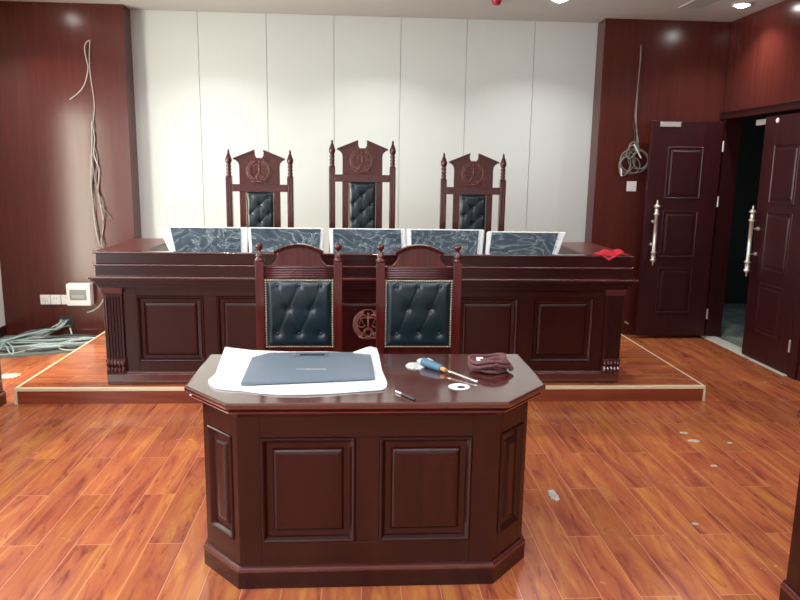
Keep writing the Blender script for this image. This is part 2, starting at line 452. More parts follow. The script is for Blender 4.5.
# left leaf, swung back in front of the wood wall
d = thing('door_1', 'dark mahogany door leaf swung fully open against the back wood wall', 'door', kind='structure')
obj('leaf', B(2.750, 3.440, 6.600, 6.642, .030, 2.094), 'door', d, bevel=.003)
pc = 3.096
for z0, z1 in ((1.37, 1.86), (.81, 1.26), (.26, .71)):
    obj('raised_panel', panel(bmesh.new(), (pc, 6.60, (z0+z1)/2), (1,0,0), (0,-1,0), .35, z1-z0, [(0,-.003),(.0,.003),(.008,.007),(.016,.001),(.035,.001),(.045,.007),(.055,.008)]), 'door', d)
door_handle(d, (2.832, 6.532, 1.045), (0, 1, 0))
obj('closer_plate', B(2.828, 3.025, 6.590, 6.60, 2.040, 2.085), 'steel', d, bevel=.002)
for z in (1.87, 1.35, .25):
    obj('hinge', lathe(bmesh.new(), [(.009, z-.05), (.009, z+.05)], (3.455, 6.60, 0), n=10), 'steel', d)
# right leaf, shut in the plane of the doorway
d = thing('door_2', 'dark mahogany door leaf standing shut in the right half of the doorway', 'door', kind='structure')
obj('leaf', B(3.490, 3.532, 5.303, 5.990, .008, 2.095), 'door', d, bevel=.003)
for z0, z1 in ((1.37, 1.86), (.80, 1.30), (.26, .69)):
    obj('raised_panel', panel(bmesh.new(), (3.49, 5.640, (z0+z1)/2), (0,1,0), (-1,0,0), .36, z1-z0, [(0,-.003),(.0,.003),(.008,.007),(.016,.001),(.035,.001),(.045,.007),(.055,.008)]), 'door', d)
door_handle(d, (3.422, 5.925, 1.035), (1, 0, 0))
obj('hinge', lathe(bmesh.new(), [(.009, .2), (.009, .3)], (3.484, 5.300, 0), n=10), 'steel', d)
obj('hinge', lathe(bmesh.new(), [(.009, 1.8), (.009, 1.9)], (3.484, 5.300, 0), n=10), 'steel', d)
obj('closer_plate', B((3.50, 3.53, 5.99, 6.155, 2.035, 2.082)), 'steel', d, bevel=.002)
obj('round_plug', lathe(bmesh.new(), [(.001,3.482),(.020,3.484),(.022,3.490)], (0,0,0), axis='X', n=16), 'white', d)
d.children[-1].location = (0, 5.812, 2.055)
t = obj('door_stop', T([(2.70, YP, .13), (2.70, 6.70, .13)], .010, 12, 1), 'silver')
tube_b = bmesh.new()
tag(t, 'small metal door stop on the wood wall beside the open door', 'door stop')

# ---- platform
PX0, PX1, PY, PH = -2.31, 2.493, 4.688, .112
pf = thing('platform', 'low laminate covered platform with cream edging under the long bench', 'platform', (0, 0, 0))
obj('deck', B(PX0+.004, PX1-.004, PY+.004, YW-.002, .0, PH-.003), 'deck', pf)
obj('riser', B(PX0+.018, PX1-.018, PY, PY+.004, .0, PH-.02), 'riser', pf)
bm = B((PX0, PX1, PY-.006, PY+.022, PH-.022, PH+.001))
obj('front_edging', bm, 'cream', pf, bevel=.003)
obj('side_edging', B(PX0, PX0+.02, PY+.022, YP-.011, PH-.02, PH+.001), 'cream', pf, bevel=.003)
obj('side_edging', B(PX1-.012, PX1, PY+.022, YP-.001, PH-.012, PH+.001), 'cream', pf, bevel=.003)
obj('corner_strip', B(PX0, PX0+.02, PY-.006, PY+.01, 0, PH-.022), 'cream', pf)
obj('corner_strip', B(PX1-.012, PX1, PY-.006, PY+.01, 0, PH-.022), 'cream', pf)

# ---------------------------------------------------------------- panelled desks
def desk(label, loc, rz, W, cx, cy, D, opens, H=.76, ov=1.):
    """outer face of the front on y=0, centred on x=0; W half width of the front, cx by cy chamfer, D depth"""
    t = thing('desk', label, 'desk', loc, rz)
    hw = W+cx; th = .024
    foot = [(-W, 0), (W, 0), (hw, cy), (hw, D), (-hw, D), (-hw, cy)]
    obj('plinth', layered(bmesh.new(), foot, [(.014, 0), (.014, .070), (.013, .076), (.009, .082), (.003, .0855), (-.004, .086)]), 'deskX', t)
    obj('plinth_bead', layered(bmesh.new(), foot, [(.0142, .068), (.0155, .073), (.0145, .079), (.010, .0845), (.003, .0875), (-.003, .0875)]), 'edge', t)
    obj('carcass', layered(bmesh.new(), foot, [(-.022, .08), (-.022, .70)]), 'deskZ', t)
    obj('cornice', layered(bmesh.new(), foot, [(.006*ov, .690), (.016*ov, .697), (.030*ov, .706), (.044*ov, .716), (.046*ov, .722), (.038*ov, .7275), (.030*ov, .728)]), 'edge', t)
    obj('tabletop', layered(bmesh.new(), foot, [(.036*ov, .727), (.052*ov, .733), (.060*ov, .738), (.062*ov, .744), (.062*ov, .754), (.059*ov, .759), (.054*ov, H)]), 'top', t)
    framed(t, -W, W, .085, .692, .183, .606, opens, (0, 0, 0), (1, 0, 0), (0, -1, 0))
    for s in (-1, 1):
        u = Vector((cx, s*cy, 0)).normalized(); n = Vector((s*cy, -cx, 0)).normalized()
        L = math.hypot(cx, cy)
        u = Vector((cx, cy, 0)).normalized() if s > 0 else Vector((cx, -cy, 0)).normalized()
        if L > .1: framed(t, -L/2, L/2, .085, .692, .183, .606, [(-L/2+.036, L/2-.036)], (s*(W+cx/2), cy/2, 0), u, n)
        ds = D-cy; k = max(1, round(ds/.5)); g = .07; w_ = (ds-g*(k+1))/k
        op = [(-ds/2+g+i*(w_+g), -ds/2+g+i*(w_+g)+w_) for i in range(k)]
        framed(t, -ds/2, ds/2, .085, .692, .183, .606, op, (s*hw, cy+ds/2, 0), (0, 1, 0), (s, 0, 0))
    return t

desk("dark mahogany desk in the foreground with chamfered corners, tools and foam on its top", (.043, 2.494, 0), 0, .487, .160, .178, .577, [(-.403, -.047), (.043, .396)])
desk('dark mahogany desk corner cut off by the right edge of the photo', (1.612, 1.60, 0), -PI/2, .71, .015, .015, .7, [(-.64, -.25), (-.19, .19), (.25, .64)], ov=.45)
desk('dark mahogany desk end at the left edge beside the platform', (-2.392, 4.00, 0), PI/2, .71, .015, .015, .7, [(-.64, -.25), (-.19, .19), (.25, .64)], ov=.2)

# ---------------------------------------------------------------- the long bench
bt = thing('judges_bench', "long dark mahogany judges' bench with fluted pilasters and carved emblem", 'bench', (0, 0, 0))
bx0, bx1, by = -1.715, 1.88, 4.79
bz = PH+.001
cxb = (bx0+bx1)/2
obj('plinth', B((bx0-.003, bx1+.003, by-.022, by+.05, bz, bz+.075), (bx0-.003, bx1+.003, by-.014, by+.05, bz+.075, bz+.085)), 'edge', bt, bevel=.006, seg=4)
obj('front_board', B(bx0+.01, bx1-.01, by+.022, by+.045, bz+.075, .96), 'deskZ', bt)
framed(bt, bx0, bx1, bz+.08, .80, .268, .732, [(-1.500, -1.052), (-.962, -.530), (-.451, .619), (.698, 1.132), (1.232, 1.672)], (0, by, 0), (1, 0, 0), (0, -1, 0))
for xx in (bx0+.01, bx1-.04):
    obj('side_board', B(xx, xx+.03, by+.04, 5.68, bz, .96), 'deskZ', bt)
mold = lambda o, z0, z1, y1: (bx0-o, bx1+o, by-o, y1, z0, z1)
bm = bmesh.new()
for o, z0, z1 in ((.030, .952, 1.024), (.036, .868, .940), (.062, .838, .862), (.045, .815, .838), (.028, .79, .815)):
    box(bm, bx0-o, bx1+o, by-o, by+.02, z0, z1)
    for s in (0, 1):
        if s: box(bm, bx1-.05, bx1+o, by+.06, 5.68, z0, z1)
        else: box(bm, bx0-o, bx0+.05, by+.06, 5.68, z0, z1)
obj('cornice', bm, 'deskX', bt, bevel=.004)
bm = bmesh.new()
for o, z0, z1 in ((.046, .939, .953), (.076, .856, .872)):
    box(bm, bx0-o, bx1+o, by-o, by+.06, z0, z1)
    box(bm, bx1-.05, bx1+o, by+.06, 5.68, z0, z1); box(bm, bx0-o, bx0+.05, by+.06, 5.68, z0, z1)
obj('ledge', bm, 'edge', bt, bevel=.006, seg=4)
o = .046
obj('front_rail_top', B(bx0-o, bx1+o, by-o, by+.02, 1.023, 1.036), 'edge', bt, bevel=.005, seg=4)
obj('return_top', B(bx0-o, bx0+.27, by+.02, 5.70, 1.023, 1.036), 'topY', bt, bevel=.003)
obj('return_top', B(bx1-.27, bx1+o, by+.02, 5.70, 1.023, 1.036), 'topY', bt, bevel=.003)
obj('return_inner_board', B(bx0+.24, bx0+.26, by+.04, 5.68, bz, 1.023), 'deskZ', bt)
obj('return_inner_board', B(bx1-.26, bx1-.24, by+.04, 5.68, bz, 1.023), 'deskZ', bt)
obj('worktop', B(bx0+.26, bx1-.26, by+.04, 5.38, .85, .876), 'door', bt, bevel=.003)
# pilasters
for s, x0 in ((0, bx0), (1, bx1-.125)):
    p = obj('pilaster', B(x0, x0+.125, by-.020, by+.01, .276, .76), 'deskZ', bt, bevel=.002)
    obj('flutes', B(*[(x0+.016+k*.0205, x0+.016+k*.0205+.012, by-.028, by-.019, .30, .735) for k in range(5)]), 'deskZ', p, bevel=.004)
    obj('capital', B((x0-.010, x0+.132, by-.035, by+.01, .755, .792), (x0-.004, x0+.128, by-.028, by+.01, .748, .757)), 'chairX', p, bevel=.003)
    b = bmesh.new()
    for k in range(5):
        cx = x0+.014+k*.0245
        tube(b, [(cx, by-.018, .285), (cx, by-.040, .262), (cx, by-.026, .238), (cx, by-.040, .212), (cx, by-.034, .192)], .0115, 8, 4)
    box(b, x0, x0+.125, by-.022, by+.01, .187, .276)
    box(b, x0-.003, x0+.128, by-.034, by+.01, .276, .286)
    obj('scroll_foot', b, 'chairX', p, smooth=False)
# panels
e = obj('carved_emblem', emblem(bmesh.new(), (.078, .535), .107, by+.002), 'carve', bt, smooth=True)
e['label'] = 'carved wooden emblem of scales inside a wreath'

# ---------------------------------------------------------------- chairs
def pad_mesh(w, z0, z1, y, buttons, puff=.026, nx=54, nz=60):
    "tufted leather pad facing -Y"
    bm = bmesh.new(); h = z1-z0; vs = []
    creases = []
    for i, a in enumerate(buttons):
        for b in buttons[i+1:]:
            d = math.hypot(a[0]-b[0], a[1]-b[1])
            if abs(a[1]-b[1]) > .01 and d < .19: creases.append((a, b))
    def hgt(x, z):
        ex = min(x+w/2, w/2-x); ez = min(z-z0, z1-z)
        e = min(1, min(ex, ez)/.035); v = puff*math.sin(e*PI/2)
        for bx, bz_ in buttons:
            d2 = (x-bx)**2+(z-bz_)**2; v -= puff*.32*math.exp(-d2/.00022)+puff*.22*math.exp(-d2/.0012)
        for a, b in creases:
            vx, vz = b[0]-a[0], b[1]-a[1]; L2 = vx*vx+vz*vz
            t = max(0, min(1, ((x-a[0])*vx+(z-a[1])*vz)/L2))
            d2 = (x-a[0]-t*vx)**2+(z-a[1]-t*vz)**2
            v -= puff*.11*math.exp(-d2/.00003)
        return max(v, -.002)
    for j in range(nz+1):
        row = []
        for i in range(nx+1):
            x = -w/2+w*i/nx; z = z0+h*j/nz
            row.append(bm.verts.new((x, y-hgt(x, z), z)))
        vs.append(row)
    for j in range(nz):
        for i in range(nx): bm.faces.new((vs[j][i], vs[j][i+1], vs[j+1][i+1], vs[j+1][i]))
    # back
    back = [bm.verts.new(p) for p in ((-w/2, y+.01, z0), (w/2, y+.01, z0), (w/2, y+.01, z1), (-w/2, y+.01, z1))]
    bm.faces.new(back)
    rim = [vs[0][i] for i in range(nx+1)]; bm.faces.new(rim+[back[1], back[0]])
    rim = [vs[nz][i] for i in range(nx+1)]; bm.faces.new(rim+[back[2], back[3]])
    rim = [vs[j][0] for j in range(nz+1)]; bm.faces.new(rim+[back[3], back[0]])
    rim = [vs[j][nx] for j in range(nz+1)]; bm.faces.new(rim+[back[2], back[1]])
    return bm, hgt

def nails(w, z0, z1, y, step=.0135, r=.0052):
    bm = bmesh.new()
    def dome(x, z):
        ball(bm, (x, y, z), r, 5, 1, .7, 1)
    n = int(w/step)
    for i in range(n+1):
        dome(-w/2+w*i/n, z0); dome(-w/2+w*i/n, z1)
    n = int((z1-z0)/step)
    for i in range(1, n):
        dome(-w/2, z0+(z1-z0)*i/n); dome(w/2, z0+(z1-z0)*i/n)
    return bm

def clerk_chair(label, loc):
    t = thing('upholstered_chair', label, 'chair', loc, 0, 'low backed chairs behind the front desk')
    for s in (-1, 1):
        p = obj('post', B(s*.206-.023, s*.206+.023, -.024, .024, 0, 1.112), 'chair', t, bevel=.003)
        obj('finial', lathe(bmesh.new(), [(.024,1.112),(.026,1.118),(.026,1.124),(.016,1.130),(.021,1.138),(.021,1.146),(.013,1.158),(.008,1.166),(.008,1.172),(.014,1.178),(.019,1.188),(.019,1.198),(.012,1.207),(.001,1.210)], (s*.206, 0, 0), n=18), 'chair', p, smooth=True)
        obj('leg', B(s*.20-.024, s*.20+.024, -.50, -.452, 0, .40), 'chair', t, bevel=.004)
        obj('side_rail', B(s*.20-.015, s*.20+.015, -.452, -.024, .34, .40), 'chair', t, bevel=.003)
    # reeded rail
    bm = B(-.186, .186, -.010, .012, 1.022, 1.090)
    obj('reeded_rail', bm, 'chairX', t, bevel=.002)
    b = bmesh.new()
    for k in range(5): tube(b, [(-.186, -.012, 1.030+k*.0128), (.186, -.012, 1.030+k*.0128)], .0058, 8, 1)
    obj('reeds', b, 'chairX', t.children[-1], smooth=True)
    # arched crest
    def arc(hw_, ztop, zend, n=14):
        return [(hw_*q, ztop-(ztop-zend)*q*q) for q in [-1+2*i/n for i in range(n+1)]]
    hw_ = .108
    top = arc(hw_, 1.192, 1.156)
    low = [(.110, 1.145), (.117, 1.125), (.130, 1.105), (.150, 1.090), (-.150, 1.090), (-.130, 1.105), (-.117, 1.125), (-.110, 1.145)]
    cr = obj('crest', prism_xz(bmesh.new(), top+low, -.010, .014), 'chair', t, bevel=.002)
    hw2 = .130
    a1 = arc(hw2, 1.207, 1.166); a0 = arc(hw2*.97, 1.188, 1.148)
    b = bmesh.new(); loops(b, [[(x, y, z) for (x, z) in (p1, p0) for y in ((-.030, .02) if (x, z) == p1 else (.02, -.024))] for p1, p0 in zip(a1, a0)])
    obj('arch_moulding', b, 'chair', cr, bevel=.002)
    # pad
    bt_ = [(x, z) for z, xs in ((.985, (-.115, 0, .115)), (.86, (-.058, .064)), (.725, (-.115, 0, .115))) for x in xs]
    bm, hg = pad_mesh(.352, .650, 1.016, -.008, bt_)
    p = obj('back_pad', bm, 'leather', t, smooth=True)
    for x, z in bt_: obj('button', ball(bmesh.new(), (x, -.008-hg(x, z)-.003, z), .0098, 8, 1, .65, 1), 'leather', p, smooth=True)
    obj('nail_trim', nails(.352, .652, 1.014, -.015), 'brass', p, smooth=True)
    obj('back_frame', B(-.186, .186, -.006, .016, .60, 1.022), 'chair', t)
    obj('seat_frame', B(-.22, .22, -.50, -.024, .40, .44), 'chair', t, bevel=.004)
    obj('seat', layered(bmesh.new(), [(-.20, -.49), (.20, -.49), (.20, -.04), (-.20, -.04)], [(0, .44), (.012, .455), (.012, .475), (0, .495), (-.05, .505)]), 'leather', t, bevel=.01)
    return t
c1 = clerk_chair('tufted dark leather chair with arched crest, left one behind the front desk', (-.308, 3.71, 0))
c2 = copy_tree(c1); c2.location = (.330, 3.71, 0)
c2['label'] = 'tufted dark leather chair with arched crest, right one behind the front desk'

def judge_chair(label, loc, dz):
    t = thing('judge_chair', label, 'chair', loc, 0, 'tall carved chairs behind the bench')
    for s in (-1, 1):
        x = s*.243
        p = obj('post', B(x-.025, x+.025, -.025, .025, 0, 1.418+dz), 'chair', t, bevel=.003)
        obj('fluting', B((x-.014, x-.006, -.029, -.024, .5, 1.36+dz), (x+.006, x+.014, -.029, -.024, .5, 1.36+dz)), 'chair', p, bevel=.002)
        z = 1.418+dz
        pr = [(.024,0),(.024,.008),(.015,.016),(.022,.026),(.022,.034),(.014,.042),(.022,.052),(.022,.060),(.014,.068),(.022,.080),(.022,.088),(.015,.096),(.020,.106),(.026,.120),(.026,.138),(.020,.156),(.012,.178),(.008,.190),(.010,.198),(.006,.208),(.001,.216)]
        obj('finial', lathe(bmesh.new(), [(r, z+h) for r, h in pr], (x, 0, 0), n=18), 'chair', p, smooth=True)
        obj('leg', B(s*.235-.025, s*.235+.025, -.52, -.47, 0, .42), 'chair', t, bevel=.004)
        obj('side_rail', B(s*.235-.015, s*.235+.015, -.47, -.025, .35, .42), 'chair', t, bevel=.003)
        obj('stile', B(min(s*.112, s*.162), max(s*.112, s*.162), -.012, .014, .50, 1.315+dz), 'chair', t, bevel=.003)
    obj('cross_rail', B(-.219, .219, -.030, .018, 1.302+dz, 1.360+dz), 'chairX', t, bevel=.003)
    # broken pediment crest
    n = 10
    notch = [(.034*math.cos(a), 1.598+dz+.036*math.sin(a)) for a in [-PI*k/n for k in range(n+1)]]   # right to left, dipping
    half = [(.160, 1.355+dz), (.160, 1.50+dz), (.165, 1.525+dz), (.178, 1.540+dz), (.196, 1.552+dz), (.196, 1.562+dz), (.036, 1.630+dz)]
    pts = half+notch+[(-x, z) for x, z in reversed(half)]
    cr = obj('crest', prism_xz(bmesh.new(), pts, -.012, .014), 'chair', t, bevel=.002)
    for s in (-1, 1):
        m = [(s*.034, 1.632+dz), (s*.204, 1.564+dz), (s*.204, 1.550+dz), (s*.034, 1.614+dz)]
        obj('pediment_moulding', prism_xz(bmesh.new(), m if s > 0 else m[::-1], -.034, .018), 'chair', cr, bevel=.002)
    e = obj('carved_emblem', emblem(bmesh.new(), (0, 1.468+dz), .100, -.014), 'carve', cr, smooth=True)
    e['label'] = 'carved wooden emblem of scales inside a wreath'
    zt = 1.305+dz
    bt_ = []
    for k in range(7):
        z = zt-.04-k*.068
        bt_ += [(-.072, z), (.072, z)] if k % 2 == 0 else [(0, z)]
    bm, hg = pad_mesh(.218, zt-.56, zt, -.010, bt_, puff=.022, nx=32, nz=80)
    p = obj('back_pad', bm, 'leather', t, smooth=True)
    for x, z in bt_: obj('button', ball(bmesh.new(), (x, -.010-hg(x, z)-.003, z), .0092, 8, 1, .65, 1), 'leather', p, smooth=True)
    obj('nail_trim', nails(.216, zt-.558, zt-.002, -.016, .014, .0045), 'brass', p, smooth=True)
    obj('back_frame', B(-.115, .115, -.008, .016, .5, 1.315+dz), 'chair', t)
    obj('seat_frame', B(-.255, .255, -.52, -.025, .42, .46), 'chair', t, bevel=.004)
    obj('seat', layered(bmesh.new(), [(-.235, -.51), (.235, -.51), (.235, -.04), (-.235, -.04)], [(0, .46), (.012, .48), (.012, .50), (0, .515), (-.05, .525)]), 'leather', t, bevel=.01)
    return t
j1 = judge_chair('tall carved chair with tufted teal back, left of the three behind the bench', (-.782, 5.75, PH), 0.)
j2 = copy_tree(j1); j2.location = (.940, 5.75, PH); j2['label'] = 'tall carved chair with tufted teal back, right of the three behind the bench'
judge_chair('tallest carved chair, standing in the middle behind the bench', (.038, 5.75, PH), .088)

# ---------------------------------------------------------------- monitors in foam and plastic
def quad_slab(bm, c4, th, Y0, Y1, Z0, Z1):
    "c4: x at bottom-left, bottom-right, top-right, top-left; slab leaning from (Y0,Z0) to (Y1,Z1)"
    a = math.atan2(Y1-Y0, Z1-Z0); n = Vector((0, math.cos(a), -math.sin(a)))
    P = [Vector((c4[0], Y0, Z0)), Vector((c4[1], Y0, Z0)), Vector((c4[2], Y1, Z1)), Vector((c4[3], Y1, Z1))]
    loops(bm, [P, [p+n*th for p in P]]); return bm
mons = [  # foam: xbl xbr xtr xtl | screen: xbl xbr xtr xtl | label bit
 ((-1.30, -.800, -.795, -1.440), (-1.275, -.835, -.850, -1.352), 'leftmost, with a wide white foam flap on its left'),
 ((-.775, -.255, -.242, -.800), (-.752, -.285, -.268, -.775), 'second from the left, behind the left arched chair'),
 ((-.190, .370, .352, -.212), (-.172, .330, .318, -.180), 'in the middle of the row of five'),
 ((.372, .915, .945, .362), (.400, .870, .900, .395), 'second from the right, behind the right arched chair'),
 ((.935, 1.445, 1.568, .965), (.955, 1.405, 1.500, .998), 'rightmost, nearest the red cloth'),
]
for i, (fo, sc_, lb) in enumerate(mons):
    t = thing('wrapped_monitor', 'monitor in white foam and plastic, ' + lb, 'monitor', (0, 0, 0), 0, 'wrapped monitors along the bench')
    obj('stand', B(sum(sc_)/4-.12, sum(sc_)/4+.12, 5.10, 5.24, .876, .888), 'black', t, bevel=.002)
    zt = 1.176 - (.012 if i == 4 else 0)
    f = obj('foam_sleeve', quad_slab(bmesh.new(), fo, .035, 5.085, 5.175, .887, zt), 'foam', t, bevel=.012, seg=3)
    scn = obj('screen', quad_slab(bmesh.new(), sc_, .012, 5.077, 5.161, .889, zt-.008), 'screen', t, bevel=.002)
    # film: a crumpled sheet just in front
    b = bmesh.new(); nx, nz = 40, 20; vs = []
    rnd = random.Random(i+3); ph = [rnd.uniform(0, 6) for _ in range(8)]
    for jz in range(nz+1):
        v = jz/nz; row = []
        for ix in range(nx+1):
            u = ix/nx
            xb = sc_[0]-.012+(sc_[1]-sc_[0]+.024)*u; xt = sc_[3]-.012+(sc_[2]-sc_[3]+.024)*u
            wv = .0025*(math.sin(u*19+v*9+ph[0])+math.sin(u*31-v*17+ph[1])+math.sin(v*23+u*7+ph[2]))
            x = xb+(xt-xb)*v
            row.append(b.verts.new((x, 5.066+(5.146-5.066)*v-abs(wv), .892+(zt-.892+.001)*v)))
        vs.append(row)
    for jz in range(nz):
        for ix in range(nx): b.faces.new((vs[jz][ix], vs[jz][ix+1], vs[jz+1][ix+1], vs[jz+1][ix]))
    obj('plastic_film', b, 'film', t, smooth=True)

# ---------------------------------------------------------------- on the front desk
ZT = .7605
# foam sheet
pts = [(-.601,3.15),(-.590,2.94),(-.575,2.80),(-.585,2.70),(-.569,2.654),(-.543,2.610),(-.50,2.59),(-.434,2.576),(-.36,2.545),(-.286,2.526),(-.19,2.526),(-.101,2.535),(0,2.560),(.089,2.575),(.112,2.594),(.120,2.66),(.105,2.85),(.099,3.069),(.090,3.12),(.060,3.13),(-.02,3.10),(-.15,3.105),(-.3,3.11),(-.475,3.12),(-.56,3.14)]
bm = bmesh.new()
cx = sum(p[0] for p in pts)/len(pts); cy = sum(p[1] for p in pts)/len(pts)
ringsf = []
for q, zz in ((1, 0), (1, .0035), (.93, .005), (.6, .004)):
    ringsf.append([(cx+(x-cx)*q, cy+(y-cy)*q, ZT+zz+(.004*abs(math.sin(9*x+5*y)) if q == 1 and zz else 0)+(max(0, (y-3.0)/.13)**2*(.030 if x > .04 else .016)*(q > .9))) for x, y in pts])
loops(bm, ringsf)
tag(obj('foam_sheet', bm, 'foam', None, smooth=True), 'thin white foam sheet spread on the front desk under the slate panel', 'foam sheet')
# slate panel lying on the foam
t = thing('flat_monitor', 'slate grey flat monitor lying face down on the white foam sheet', 'monitor', (0, 0, ZT+.0095))
q = [(-.445,2.622),(.072,2.694),(.062,3.050),(-.023,3.085),(-.391,3.080),(-.458,3.000)]
bm = bmesh.new()
lo = [bm.verts.new((x, y, 0)) for x, y in q]; mid = [bm.verts.new((x, y, .011)) for x, y in q]
rl = bm.verts.new((-.365, 2.925, .026)); rr = bm.verts.new((-.012, 2.935, .026))
bm.faces.new(lo[::-1])
for i in range(6): bm.faces.new((lo[i], lo[(i+1)%6], mid[(i+1)%6], mid[i]))
for f in ((mid[0], mid[1], rr, rl), (mid[1], mid[2], rr), (mid[2], mid[3], rr), (mid[3], mid[4], rl, rr), (mid[4], mid[5], rl), (mid[5], mid[0], rl)): bm.faces.new(f)
obj('casing', bm, 'lid', t, bevel=.0015)
def on_back(x0, x1, v0, v1, lift, th):
    "box lying on the rear slope, v runs from the ridge (0) to the back edge (1)"
    b = bmesh.new()
    def P(x, v, h): 
        return Vector((x, 2.93+(3.082-2.93)*v, .026+(.011-.026)*v+h))
    loops(b, [[P(x0, v0, lift), P(x1, v0, lift), P(x1, v1, lift), P(x0, v1, lift)], [P(x0, v0, lift+th), P(x1, v0, lift+th), P(x1, v1, lift+th), P(x0, v1, lift+th)]]); return b
obj('socket_plate', on_back(-.272, -.125, .08, .95, -.001, .003), 'litegrey2', t, bevel=.001)
obj('slot', on_back(-.250, -.142, .30, .62, .0005, .003), 'liddark', t)
b = bmesh.new()   # small worn lettering, too faint to read
x = -.245; rnd = random.Random(4)
for k in range(9):
    z0 = .0150
    yb = 2.775
    hgt_ = .012 if k % 3 else .016
    zz = lambda y: .011+(.026-.011)*(y-2.665)/(2.93-2.665)
    for dx in (0, .007):
        P = [Vector((x+dx, yb, zz(yb)+.0006)), Vector((x+dx+.002, yb, zz(yb)+.0006)), Vector((x+dx+.002, yb+hgt_, zz(yb+hgt_)+.0006)), Vector((x+dx, yb+hgt_, zz(yb+hgt_)+.0006))]
        loops(b, [P, [p+Vector((0, 0, .0006)) for p in P]])
    yy = yb+(hgt_-.002)*(k % 2)
    P = [Vector((x, yy, zz(yy)+.0006)), Vector((x+.009, yy, zz(yy)+.0006)), Vector((x+.009, yy+.002, zz(yy+.002)+.0006)), Vector((x, yy+.002, zz(yy+.002)+.0006))]
    loops(b, [P, [p+Vector((0, 0, .0006)) for p in P]])
    x += .0135
obj('faint_lettering', b, 'litegrey', t)
# screwdriver
sd = thing('screwdriver', 'blue handled screwdriver with orange collar lying on the front desk', 'screwdriver', (0, 0, 0))
p0 = Vector((.283, 2.925, ZT+.0205)); p1 = Vector((.480, 2.667, ZT+.006)); L = (p1-p0).length; d = (p1-p0)/L
hp = lambda f: p0+d*L*f
obj('handle', T([hp(0), hp(.04), hp(.14), hp(.25), hp(.33), hp(.36)], lambda f: .004+.0155*math.sin(min(1, f*7)*PI/2)*(1-.3*f), 14, 4), 'blue', sd, smooth=True)
obj('collar', T([hp(.35), hp(.44)], .0085, 14, 1), 'orange', sd)
obj('shaft', T([hp(.43), hp(.9), hp(1)], lambda f: .0052 if f < .9 else .0038, 10, 3), 'shaft', sd, smooth=True)
# tissue scraps
def crumple(name, x0, x1, y0, y1, h, mat, label, cat, seed, z=ZT, rot=0):
    b = bmesh.new(); rnd = random.Random(seed); n = 12; g = []
    cx, cy = (x0+x1)/2, (y0+y1)/2
    for j in range(n+1):
        r = []
        for i in range(n+1):
            u, v = i/n*2-1, j/n*2-1
            rad = 1-.22*rnd.random()*max(abs(u), abs(v)) - .22*(abs(u*v))
            hh = h*(1-max(abs(u), abs(v))**2)*(.35+.65*rnd.random())
            ux, vy = u*rad*(x1-x0)/2, v*rad*(y1-y0)/2
            r.append(b.verts.new((cx+ux*math.cos(rot)-vy*math.sin(rot), cy+ux*math.sin(rot)+vy*math.cos(rot), z+.0012+hh)))
        g.append(r)
    for j in range(n):
        for i in range(n): b.faces.new((g[j][i], g[j][i+1], g[j+1][i+1], g[j+1][i]))
    r = bmesh.ops.solidify(b, geom=b.faces[:], thickness=.001)
    return tag(obj(name, b, mat, None, smooth=False), label, cat)
crumple('crumpled_tissue', .205, .300, 2.86, 2.985, .012, 'tissue', 'crumpled white tissue on the desk left of the blue screwdriver handle', 'tissue', 5)
crumple('crumpled_tissue', .262, .345, 2.955, 3.045, .012, 'tissue', 'smaller white tissue scrap just behind the blue screwdriver handle', 'tissue', 9)
# cable grommet ring
t = thing('cable_grommet', 'round white cable grommet set flush in the front desk top', 'cable grommet', (0, 0, 0))
gp = (.400, 2.622)
b = bmesh.new(); lathe(b, [(.040, ZT-.0005), (.042, ZT+.0015), (.038, ZT+.003), (.013, ZT+.003)], (*gp, 0), n=32)
obj('flange', b, 'white', t, smooth=False)
obj('hole', lathe(bmesh.new(), [(.016, ZT+.0028), (.016, ZT+.0035)], (gp[0]+.006, gp[1]-.012, 0), n=20), 'black', t)
# small black cutter
t = thing('utility_knife', 'small black cutter with a pale tip near the front edge of the desk', 'knife', (0, 0, 0))
a0, a1 = Vector((.148, 2.556, ZT+.005)), Vector((.214, 2.456, ZT+.005))
obj('body', T([a0.lerp(a1, .30), a0.lerp(a1, .6), a1], lambda f: .0042+.001*f, 8, 3), 'black', t, smooth=True)
obj('tip', T([a0, a0.lerp(a1, .33)], .0035, 8, 1), 'white', t)
# maroon cloth bundle
t = thing('cloth_bundle', 'wound bundle of maroon cloth cord at the right of the front desk', 'cloth', (.567, 2.855, ZT))
rnd = random.Random(11); b = bmesh.new()
for k in range(15):
    rx, ry = .080-.035*rnd.random(), .064-.034*rnd.random(); zc = .010+.0026*k
    ph = rnd.uniform(0, 6); tl = rnd.uniform(-.016, .016); ox, oy = rnd.uniform(-.014, .014), rnd.uniform(-.018, .018)
    pp = []
    for s in range(15):
        a = ph+2*PI*s/14
        pp.append((ox+rx*math.cos(a)*(1+.08*math.sin(3*a+ph)), oy+ry*math.sin(a)*(1+.15*math.sin(2*a-ph)), max(.0075, zc+tl*math.cos(a+ph)+.004*math.sin(3*a))))
    tube(b, pp, .0072, 7, 3)
tube(b, [(-.06, .02, .03), (-.02, -.01, .047), (.03, .0, .050), (.07, -.02, .03), (.085, -.035, .012)], .011, 7, 5)
obj('coils', b, 'maroon', t, smooth=True)
obj('white_tag', quad_slab(bmesh.new(), (-.062, -.028, -.030, -.058), .002, -.018, .02, .042, .052), 'white', t)
